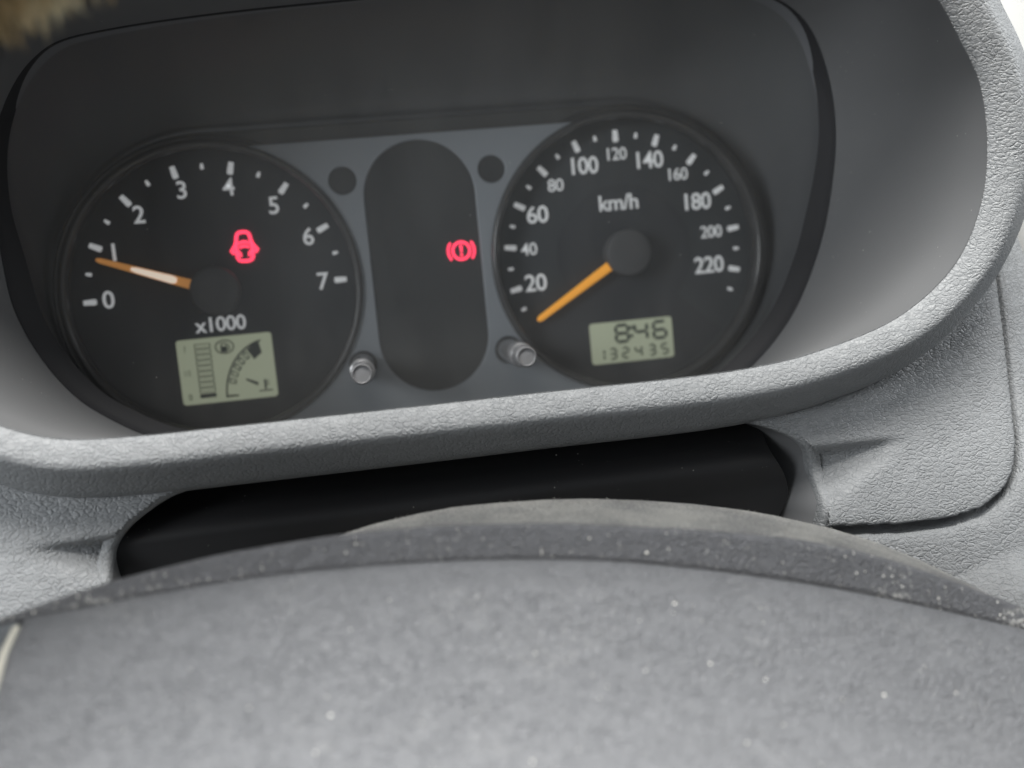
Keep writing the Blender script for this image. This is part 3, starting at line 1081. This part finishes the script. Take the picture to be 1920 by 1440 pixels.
rows, rows_l, seam_line = [], [], []
for k in range(len(PADP)):
    sx = seam_x(k)
    a, dz = PADP[k]
    xr = sx + .0008 + (xt[-1] - sx) * np.linspace(0, 1, NX)
    zr_ = np.interp(xr, xt, zb_)
    edge = np.exp(-((xr - sx) / .0012) ** 2) * .0007
    rows.append(np.stack([xr, np.full(NX, YPD - a) + edge, zr_ + dz - edge * .6], 1))
    xl = xt[0] + (sx - .0008 - xt[0]) * np.linspace(0, 1, 60)
    zl_ = np.interp(xl, xt, zb_)
    edge = np.exp(-((xl - sx) / .0012) ** 2) * .0007
    rows_l.append(np.stack([xl, np.full(60, YPD - a + .0006) + edge, zl_ + dz - .0004 - edge * .6], 1))
    seam_line.append((sx, YPD - a + .0004, np.interp(sx, xt, zb_) + dz - .0004))
loft('airbag_pad', rows, M['pad'], whl, closed=False)
loft('spoke_cover', rows_l, M['spoke'], whl, closed=False)
verts, faces = [], []
for q in seam_line[4:]:
    for a in range(8):
        an = 2 * math.pi * a / 8
        verts.append((q[0] + .00075 * math.cos(an), q[1] - .0003 * math.sin(an), q[2] + .00065 * math.sin(an)))
for i in range(len(seam_line) - 5):
    for a in range(8):
        c = (a + 1) % 8
        faces.append((i * 8 + a, i * 8 + c, i * 8 + 8 + c, i * 8 + 8 + a))
mesh_obj('pad_seam', verts, faces, M['seam'], whl)

# rim with fur cover
WC = at(1236, 1915, -.222)
WC = WC + np.array([.004, 0, 0])
WR, WT, TILT = .2076, .0155, math.radians(10)
e1 = np.array([1.0, 0, 0])
e2 = np.array([0, math.sin(TILT), math.cos(TILT)])
e3 = np.cross(e1, e2)


def rim_pt(a, b, r):
    rad = e1 * math.sin(a) + e2 * math.cos(a)
    nrm = rad * math.cos(b) + e3 * math.sin(b)
    return WC + rad * WR + nrm * r, nrm


NA, NB = 220, 20
verts, faces = [], []
for i in range(NA):
    for j in range(NB):
        a, b = 2 * math.pi * i / NA, 2 * math.pi * j / NB
        rr = WT + .0006 * math.sin(a * 37 + 2 * math.sin(b)) + .0005 * math.sin(b * 3 + a * 61)
        verts.append(rim_pt(a, b, rr)[0])
for i in range(NA):
    for j in range(NB):
        i2, j2 = (i + 1) % NA, (j + 1) % NB
        faces.append((i * NB + j, i * NB + j2, i2 * NB + j2, i2 * NB + j))
rim = mesh_obj('wheel_rim', verts, faces, M['fur'], whl)
verts, faces = [], []
for _ in range(30000):
    a = random.uniform(-1.3, 1.3)
    b = random.uniform(0, 2 * math.pi)
    p0, nn = rim_pt(a, b, WT - .0005)
    tang = e1 * math.cos(a) - e2 * math.sin(a)
    lean = tang * random.uniform(-.7, .7) + np.array([random.uniform(-.3, .3) for _ in range(3)]) + np.array([0, 0, -.35])
    ln = random.uniform(.003, .0065)
    w = tang * random.uniform(.00012, .00028)
    k = len(verts)
    verts += [p0 - w, p0 + w, p0 + nn * ln * .6 + lean * ln * .25 + w * .7, p0 + nn * ln + lean * ln * .7]
    faces += [(k, k + 1, k + 2), (k, k + 2, k + 3)]
fur = mesh_obj('rim_fur', verts, faces, M['fur'], whl, False)
fur['kind'] = 'stuff'
# spokes joining hub and rim
for sx in (-1, 1):
    xe = xt[0] if sx < 0 else xt[-1]
    ze = zb_[0] if sx < 0 else zb_[-1]
    end = rim_pt(sx * 1.75, math.pi, WT * .2)[0]
    rr = []
    for t in np.linspace(0, 1, 8):
        c = np.array([xe - sx * .01, YPD + .004, ze - .03]) * (1 - t) + end * t
        rr.append([c + np.array([0, .008 * math.cos(g), .026 * (1 - .35 * t) * math.sin(g)]) for g in np.linspace(0, 2 * math.pi, 16, endpoint=False)])
    loft('spoke', rr, M['spoke'], whl)

# ------------------------------------------------------------------ dust and lint
def specks(name, label, pts, sizes, mat):
    V, Fc = [], []
    for p_, s in zip(pts, sizes):
        k = len(V)
        ang = rng.uniform(0, 6.28)
        for q in ((1, 0, 0), (-1, 0, 0), (0, 1, 0), (0, -1, 0), (0, 0, 1), (0, 0, -1)):
            j = rng.uniform(.6, 1.3)
            V.append(np.array(p_) + np.array(q) * s * j)
        for f in ((0, 2, 4), (2, 1, 4), (1, 3, 4), (3, 0, 4), (2, 0, 5), (1, 2, 5), (3, 1, 5), (0, 3, 5)):
            Fc.append(tuple(k + i for i in f))
    o = mesh_obj(name, V, Fc, mat, None, False)
    o['kind'] = 'stuff'
    o['label'] = label
    o['category'] = 'dust'
    return o


pts, sz = [], []
for _ in range(260):                                   # dark band of the hub
    i = rng.integers(15, NX - 15)
    t = rng.uniform(.02, 1)
    pts.append((xt[i], -.1570 - .0017 * t, zt_[i] + (zb_[i] - zt_[i]) * t))
    sz.append(float(np.clip(rng.lognormal(-9.0, .5), .00005, .00034)))
for _ in range(130):                                   # pad
    k = rng.integers(10, 55)
    x = rng.uniform(seam0 + .004, xt[-20])
    pts.append(pad_pt(x, k))
    sz.append(float(np.clip(rng.lognormal(-8.9, .5), .00005, .0004)))
for px, py, s in ((1213, 1036, .42), (752, 1052, .3), (905, 1010, .2), (680, 1020, .2)):
    d = at(px, py, -.1582)
    pts.append(d); sz.append(s * mm)
specks('hub_dust', 'pale dust specks scattered over the steering wheel hub', pts, sz, M['dust'])

pts, sz = [], []
for px, py, s in ((1012, 914, .3), (1330, 885, .33), (1043, 853, .2), (1100, 930, .22), (1190, 898, .15), (1395, 850, .2), (860, 915, .15), (1270, 865, .12)):
    d = at(px, py, F_Y0 + .0105)
    pts.append(d); sz.append(s * mm * .9)
specks('slot_dust', 'few pale dust grains lying in the dark slot', pts, sz, M['dust'])

pts, sz = [], []
for _ in range(70):
    x, z = rng.uniform(-.11, .12), rng.uniform(-.03, .07)
    pts.append((x, -.0380 - (z - CEN[1]) * .075 - .0003, z))
    sz.append(float(np.clip(rng.lognormal(-9.6, .5), .00003, .00022)))
specks('cover_dust', 'tiny dust specks on the clear gauge cover', pts, sz, M['dust'])

# lint standing along the dusty edge
V, Fc = [], []
for _ in range(1000):
    i = rng.integers(2, len(cc) - 2)
    y = rng.uniform(-.151, -.1255)
    base = np.array([cc[i][0], y, cc[i][1] - .00005])
    h = float(np.clip(rng.lognormal(-8.5, .5), .00008, .0009))
    lean = np.array([rng.normal(0, .7), rng.normal(0, .5), 0])
    t1 = base + np.array([0, 0, h * .6]) + lean * h * .4
    t2 = base + np.array([0, 0, h]) + lean * h * 1.1
    w = np.array([.00003, 0, 0])
    k = len(V)
    V += [base - w, base + w, t1 + w, t1 - w, t2]
    Fc += [(k, k + 1, k + 2, k + 3), (k + 3, k + 2, k + 4)]
o = mesh_obj('lint', V, Fc, M['dust'], None, False)
o['kind'] = 'stuff'
o['label'] = 'fine pale lint standing on the dusty column cover'
o['category'] = 'lint'

for o in bpy.data.objects:
    if '_w' in o:
        del o['_w']
